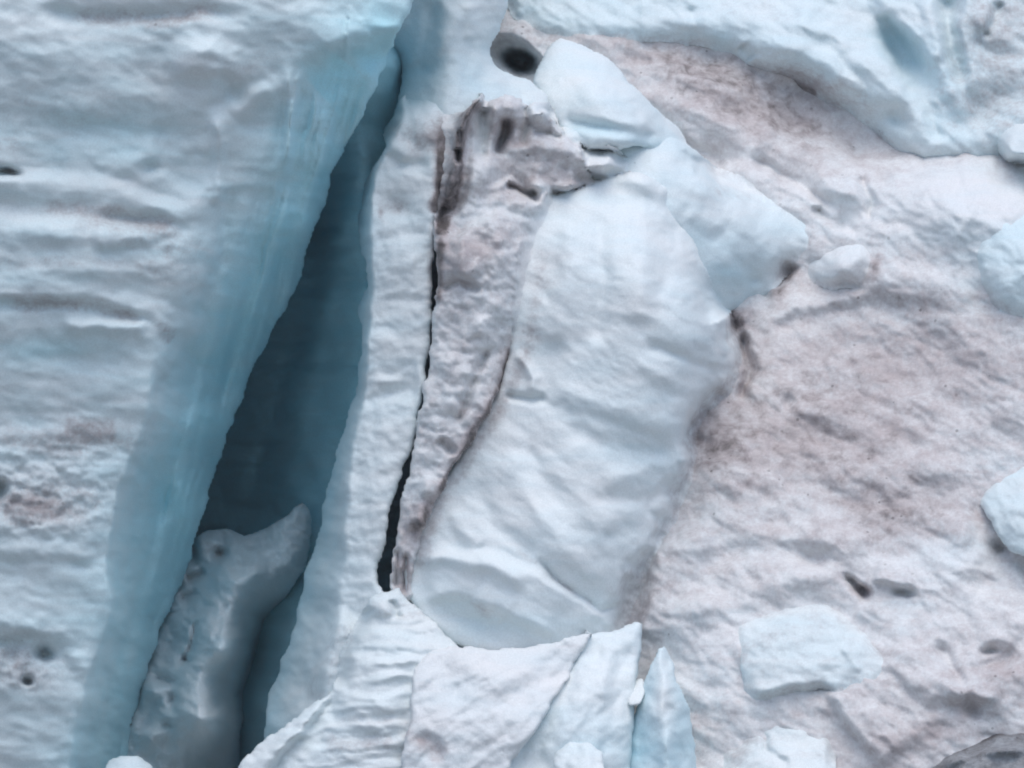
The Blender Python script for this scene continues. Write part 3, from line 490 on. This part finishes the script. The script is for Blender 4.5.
# foreground blocks along the bottom
build('ice_serac', 'front ice serac with thin horizontal layers at the bottom beside the crevasse', 'ice serac',
      [(225, 790), (250, 752), (282, 728), (312, 704), (332, 690), (338, 662), (345, 640), (358, 618), (370, 598), (380, 592), (396, 586), (406, 598), (424, 612), (438, 624), (452, 640), (470, 660), (450, 720), (430, 880), (180, 880)],
      [[(230, 785, 170), (300, 715, 160), (335, 685, 150), (345, 645, 130), (380, 598, 112), (405, 605, 118), (450, 642, 140), (380, 650, 165), (360, 700, 190), (330, 740, 195), (300, 760, 190), (400, 700, 195), (420, 740, 200), (360, 860, 215), (440, 860, 215), (220, 860, 190)]],
      fl=[STEP([(338, 690), (304, 728), (272, 768), (250, 800)], 4, -16, 60), G([(326, 700), (290, 738), (250, 775)], 6, 8), STEP([(345, 650), (380, 660), (420, 655)], 6, -9, 20), STEP([(340, 690), (380, 697), (410, 690)], 5, -8, 20), STEP([(325, 722), (380, 722), (410, 716)], 5, -8, 18), STEP([(310, 745), (370, 745), (405, 740)], 5, -7, 16), STEP([(360, 625), (395, 632), (430, 640)], 5, -8, 16), B(385, 608, 12, 9, 0, 14), B(405, 622, 10, 8, 0, 10), G([(390, 600), (400, 618)], 4, -12), B(350, 614, 8, 12, 20, -34), B(345, 660, 16, 16, 0, 10), G([(412, 660), (400, 768)], 8, -10)],
      noise=[(90, 9, -6, 13), (30, 14, 0, 10), (10, 6, 0, 3)], rnd=(7, 8), back=320, jit=4, seed=121, hugw=20, hug=[G([(335, 690), (342, 650), (370, 604)], 14, 0.8)], blue0=0.1, dirt0=0.12, dirt_shade=[B(400, 612, 30, 14, 10, 0.35), G([(320, 745), (400, 742)], 8, 0.3), G([(330, 722), (400, 720)], 5, 0.2), B(340, 640, 14, 24, 20, 0.3), B(410, 740, 12, 40, 0, 0.25)])
build('ice_slab', 'smooth bluish leaning ice slab at the bottom between the triangular slab and the blue shard', 'ice slab',
      [(604, 631), (620, 628), (634, 621), (642, 623), (641, 650), (636, 690), (632, 740), (628, 880), (450, 880), (480, 768), (515, 742), (540, 712), (555, 680), (570, 650), (585, 634)],
      [[(595, 640, 136), (640, 624, 120), (636, 690, 165), (632, 740, 180), (600, 690, 182), (560, 690, 172), (520, 768, 208), (600, 740, 208), (560, 860, 235), (625, 860, 205)]], smooth=False,
      fl=[STEP([(622, 640), (608, 700), (604, 760)], 12, -10, 25), G([(590, 650), (580, 700), (560, 750)], 10, 6), G([(612, 640), (600, 700)], 8, 5)],
      noise=[(60, 30, -60, 18), (22, 14, -50, 6), (9, 7, 0, 2)], rnd=(8, 11), back=320, jit=2, seed=141, blue0=0.18, mat=SMOOTH, blue=[B(600, 740, 30, 50, 0, 0.15)])
build('ice_slab', 'broad flat triangular ice slab with a brown lower corner at the bottom', 'ice slab',
      [(414, 668), (430, 652), (455, 646), (490, 648), (520, 648), (560, 641), (582, 634), (592, 634), (580, 658), (566, 682), (554, 700), (540, 728), (512, 762), (480, 880), (385, 880), (404, 745), (403, 735), (412, 718), (410, 700)],
      [[(418, 668, 175), (460, 648, 155), (520, 650, 150), (590, 634, 148), (575, 665, 165), (500, 700, 205), (548, 715, 205), (440, 730, 215), (410, 760, 215), (480, 760, 225), (450, 870, 235)]], smooth=False,
      fl=[STEP([(440, 660), (500, 690), (545, 680)], 10, 8, 40), STEP([(445, 770), (440, 740), (425, 733), (405, 738)], 6, -10, 24, 0.3), STEP([(440, 700), (480, 712), (540, 705)], 9, -6, 30), G([(520, 690), (580, 670)], 8, -4), STEP([(440, 690), (520, 680), (600, 640)], 10, 5, 30)],
      noise=[(80, 34, -35, 20), (26, 12, -35, 8), (9, 7, 0, 2.5)], rnd=(6, 7), back=320, jit=3, seed=131,  blue0=0.1, dirt0=0.1, dirt_shade=[B(425, 742, 22, 12, 20, 0.55), B(440, 755, 14, 12, 0, 0.4), G([(412, 668), (405, 740)], 4, 0.4), B(520, 700, 60, 30, -20, 0.12), G([(560, 725), (510, 765)], 5, 0.4)], mat=DIRTY)
build('ice_chunk', 'small rounded white ice chunk at the bottom edge in front of the leaning slab', 'ice chunk', [(556, 752), (570, 742), (588, 742), (602, 752), (610, 800), (570, 830), (548, 790)],
      [[(560, 752, 225), (590, 745, 225), (580, 770, 255), (580, 820, 250)]], rnd=(5, 6), back=50, smooth=False, noise=[(18, 12, 0, 16), (8, 6, 0, 5)], seed=142, blue0=0.1)
build('ice_shard', 'pointed upright blue ice shard at the bottom beside the leaning slab', 'ice shard',
      [(657, 648), (664, 645), (673, 662), (677, 682), (690, 708), (697, 760), (700, 880), (622, 880), (626, 768), (631, 725), (641, 692), (650, 665)],
      [[(660, 650, 160), (666, 700, 195), (668, 768, 215), (640, 694, 160), (626, 768, 165), (620, 870, 170), (655, 870, 240)],
       [(660, 650, 160), (666, 700, 195), (668, 768, 215), (680, 690, 165), (690, 760, 165), (692, 870, 170), (655, 870, 240)]], smooth=False, smk=16,
      fl=[G([(668, 700), (676, 740), (685, 768)], 5, -6)], noise=[(30, 50, 12, 22), (12, 20, 0, 6)], rnd=(5, 6), back=160, jit=2, seed=151, blue0=0.55, mat=SMOOTH, blue=[B(664, 690, 14, 50, 0, -0.45), B(635, 740, 12, 50, 0, 0.25)],
      parts=[('blue_face', None, 'deeper blue left face'), ('pale_face', [(660, 640), (666, 700), (668, 768), (660, 900), (760, 900), (760, 640)], 'paler right face')])
build('ice_chunk', 'tiny white ice chunk lodged between the leaning slab and the blue shard', 'ice chunk', [(630, 684), (642, 678), (646, 688), (640, 704), (628, 704)], [[(632, 686, 150), (643, 682, 150), (636, 695, 165)]], rnd=(5, 6), back=40, seed=152, blue0=0.05, step=1.5)
build('ice_block', 'wide faceted pale blue ice block half sunk in the dirty snow at lower right', 'ice block',
      [(733, 624), (765, 612), (790, 604), (815, 600), (840, 610), (865, 630), (893, 660), (894, 690), (880, 697), (850, 700), (820, 690), (790, 696), (765, 706), (750, 720), (744, 690), (738, 650)],
[[(735, 625, 2), (815, 602, 0), (800, 640, 20), (760, 650, 20), (750, 715, 4), (800, 690, 18), (840, 650, 18), (850, 698, 8)], [(842, 640, 20), (852, 700, 20), (893, 660, -3), (890, 692, -3), (825, 600, 6), (790, 690, 80)]], rel=True, smooth=False, smk=6,
      fl=[G([(840, 645), (862, 672)], 4, 5), G([(745, 690), (790, 685), (850, 690)], 6, 4), STEP([(745, 700), (790, 690), (850, 695)], 5, 8, 20)], noise=[(40, 20, 15, 10), (14, 9, 15, 5)], rnd=(4, 4), back=40, jit=2, seed=161, hugw=14, hug=[G([(733, 640), (740, 622), (800, 602), (840, 610), (893, 660), (890, 692), (850, 700), (800, 694), (752, 716)], 20, 0.9, 0)], blue0=0.2, dirt0=0.24, mat=ICE, dirt_shade=[G([(750, 712), (790, 695), (850, 697)], 7, 0.4), B(770, 640, 40, 10, -15, 0.1)])
build('ice_block', 'low bluish ice block at the bottom edge below the wide faceted block', 'ice block',
      [(722, 746), (745, 730), (770, 722), (800, 716), (826, 726), (836, 745), (842, 880), (716, 880)],
      [[(725, 745, -6), (800, 720, -6), (835, 745, -4), (780, 750, 18), (820, 760, 14), (740, 765, 12), (780, 870, 30)]], rel=True, smooth=False,
      fl=[G([(762, 730), (765, 750), (790, 765)], 4, -8), G([(830, 728), (826, 768)], 5, 6)], noise=[(30, 20, 20, 16), (12, 8, 0, 6)], rnd=(4, 4), back=90, jit=3, seed=171, hugw=18, hug=[G([(720, 768), (722, 746), (770, 722), (826, 726), (838, 750)], 16, 0.8, 0)], blue0=0.12, dirt0=0.24, dirt_shade=[B(735, 745, 20, 16, 0, 0.4)])
build('rock_outcrop', 'dark grey grit covered outcrop in the bottom right corner', 'rock', [(878, 782), (905, 764), (938, 746), (972, 733), (1000, 727), (1040, 720), (1130, 710), (1130, 890), (860, 890)],
      [[(900, 775, 165), (945, 750, 165), (1000, 730, 165), (1060, 722, 165), (960, 768, 195), (1010, 755, 200), (1100, 740, 200), (900, 870, 215), (1100, 870, 230)]], smooth=True,
      fl=[G([(905, 772), (945, 750), (1000, 730), (1060, 722)], 6, -34, 0), G([(960, 760), (990, 745), (1030, 738)], 5, -14), G([(940, 768), (985, 752), (1030, 750)], 4, 10), B(1000, 750, 14, 8, 0, 8)], noise=[(20, 12, -20, 9, True), (9, 7, 0, 4)], rnd=(6, 6), back=140, seed=181, blue0=0.1, dirt0=0.55, mat=ROCK, dirt_shade=[G([(905, 772), (945, 748), (1000, 728), (1060, 720)], 7, 0.7, 0)])  # rim stroke paints the dark gap's shade into the colour

# ------------------------------------------------------------------ valley floor and glacier foot (below the frame)
def sheet(name, verts, faces, mat):
    me = bpy.data.meshes.new(name); me.from_pydata(verts, [], faces); me.materials.append(mat)
    o = bpy.data.objects.new(name, me); COL.objects.link(o); o['kind'] = 'structure'; return o
GR = bpy.data.materials.new('valley gravel'); GR.use_nodes = True
_n = GR.node_tree.nodes; _b = _n['Principled BSDF']; _t = _n.new('ShaderNodeTexNoise'); _t.inputs['Scale'].default_value = 0.05
_r = _n.new('ShaderNodeValToRGB'); _r.color_ramp.elements[0].color = (0.12, 0.12, 0.12, 1); _r.color_ramp.elements[1].color = (0.3, 0.3, 0.3, 1)
GR.node_tree.links.new(_t.outputs['Fac'], _r.inputs['Fac']); GR.node_tree.links.new(_r.outputs['Color'], _b.inputs['Base Color']); _b.inputs['Roughness'].default_value = 0.9
sheet('valley_ground', [(-1500, -1500, 0), (1500, -1500, 0), (1500, 1500, 0), (-1500, 1500, 0)], [(0, 1, 2, 3)], GR)
foot = world(np.array([-120., 1140., 1700., -700.]), np.array([884., 884., 1240., 1240.]), np.array([100., 100., 900., 900.]))
foot[2:, 2] = 0.02
sheet('glacier_foot', [tuple(p) for p in foot], [(0, 3, 2, 1)], GR)

# ------------------------------------------------------------------ thin valley haze
HZ = bpy.data.materials.new('valley haze'); HZ.use_nodes = True
for _x in list(HZ.node_tree.nodes):
    if _x.type == 'BSDF_PRINCIPLED': HZ.node_tree.nodes.remove(_x)
_v = HZ.node_tree.nodes.new('ShaderNodeVolumePrincipled'); _v.inputs['Density'].default_value = HAZE; _v.inputs['Color'].default_value = (0.9, 0.93, 0.96, 1)
_v.inputs['Anisotropy'].default_value = 0.2
_o = [x for x in HZ.node_tree.nodes if x.type == 'OUTPUT_MATERIAL'][0]
HZ.node_tree.links.new(_v.outputs['Volume'], _o.inputs['Volume'])
_a, _z0, _z1 = 1510.0, -1.0, 75.0
_vs = [(x, y, z) for z in (_z0, _z1) for y in (-_a, _a) for x in (-_a, _a)]
_hz = sheet('haze', _vs, [(0, 2, 3, 1), (4, 5, 7, 6), (0, 1, 5, 4), (2, 6, 7, 3), (0, 4, 6, 2), (1, 3, 7, 5)], HZ); _hz['kind'] = 'stuff'

# ------------------------------------------------------------------ light
SUN_EL, SUN_AZ = 66.0, 10.0     # azimuth: degrees to the right of the direction back towards the camera
w = bpy.data.worlds.new('World'); scene.world = w; w.use_nodes = True
nt = w.node_tree; bg = nt.nodes['Background']
sky = nt.nodes.new('ShaderNodeTexSky'); sky.sky_type = 'NISHITA'; sky.sun_disc = False
sky.dust_density = 1.5; sky.sun_elevation = math.radians(SUN_EL); sky.sun_rotation = math.radians(180 - SUN_AZ)
nt.links.new(sky.outputs['Color'], bg.inputs['Color']); bg.inputs['Strength'].default_value = 0.15
ld = bpy.data.lights.new('sun', 'SUN'); ld.energy = 1.5; ld.angle = math.radians(60); ld.color = (1.0, 0.96, 0.91)
lo = bpy.data.objects.new('sun', ld); COL.objects.link(lo)
a, e = math.radians(SUN_AZ), math.radians(SUN_EL)
to_sun = Vector((math.sin(a) * math.cos(e), -math.cos(a) * math.cos(e), math.sin(e)))
lo.rotation_euler = to_sun.to_track_quat('Z', 'Y').to_euler(); lo.location = (40, -80, 120)

# ------------------------------------------------------------------ camera
cd = bpy.data.cameras.new('camera'); co = bpy.data.objects.new('camera', cd); COL.objects.link(co)
co.location = Vector(CAM); co.rotation_euler = Vector(F).to_track_quat('-Z', 'Y').to_euler()
cd.sensor_width = 36.0; cd.lens = 36.0 / (1024 * K); cd.clip_start = 1.0; cd.clip_end = 12000
scene.camera = co
scene.view_settings.view_transform = 'Standard'; scene.view_settings.look = 'None'
scene.view_settings.exposure = 0.2; scene.view_settings.gamma = 1
scene.cycles.max_bounces = 10; scene.cycles.diffuse_bounces = 8
scene.cycles.pixel_filter_type = 'BLACKMAN_HARRIS'; scene.cycles.filter_width = 2.0
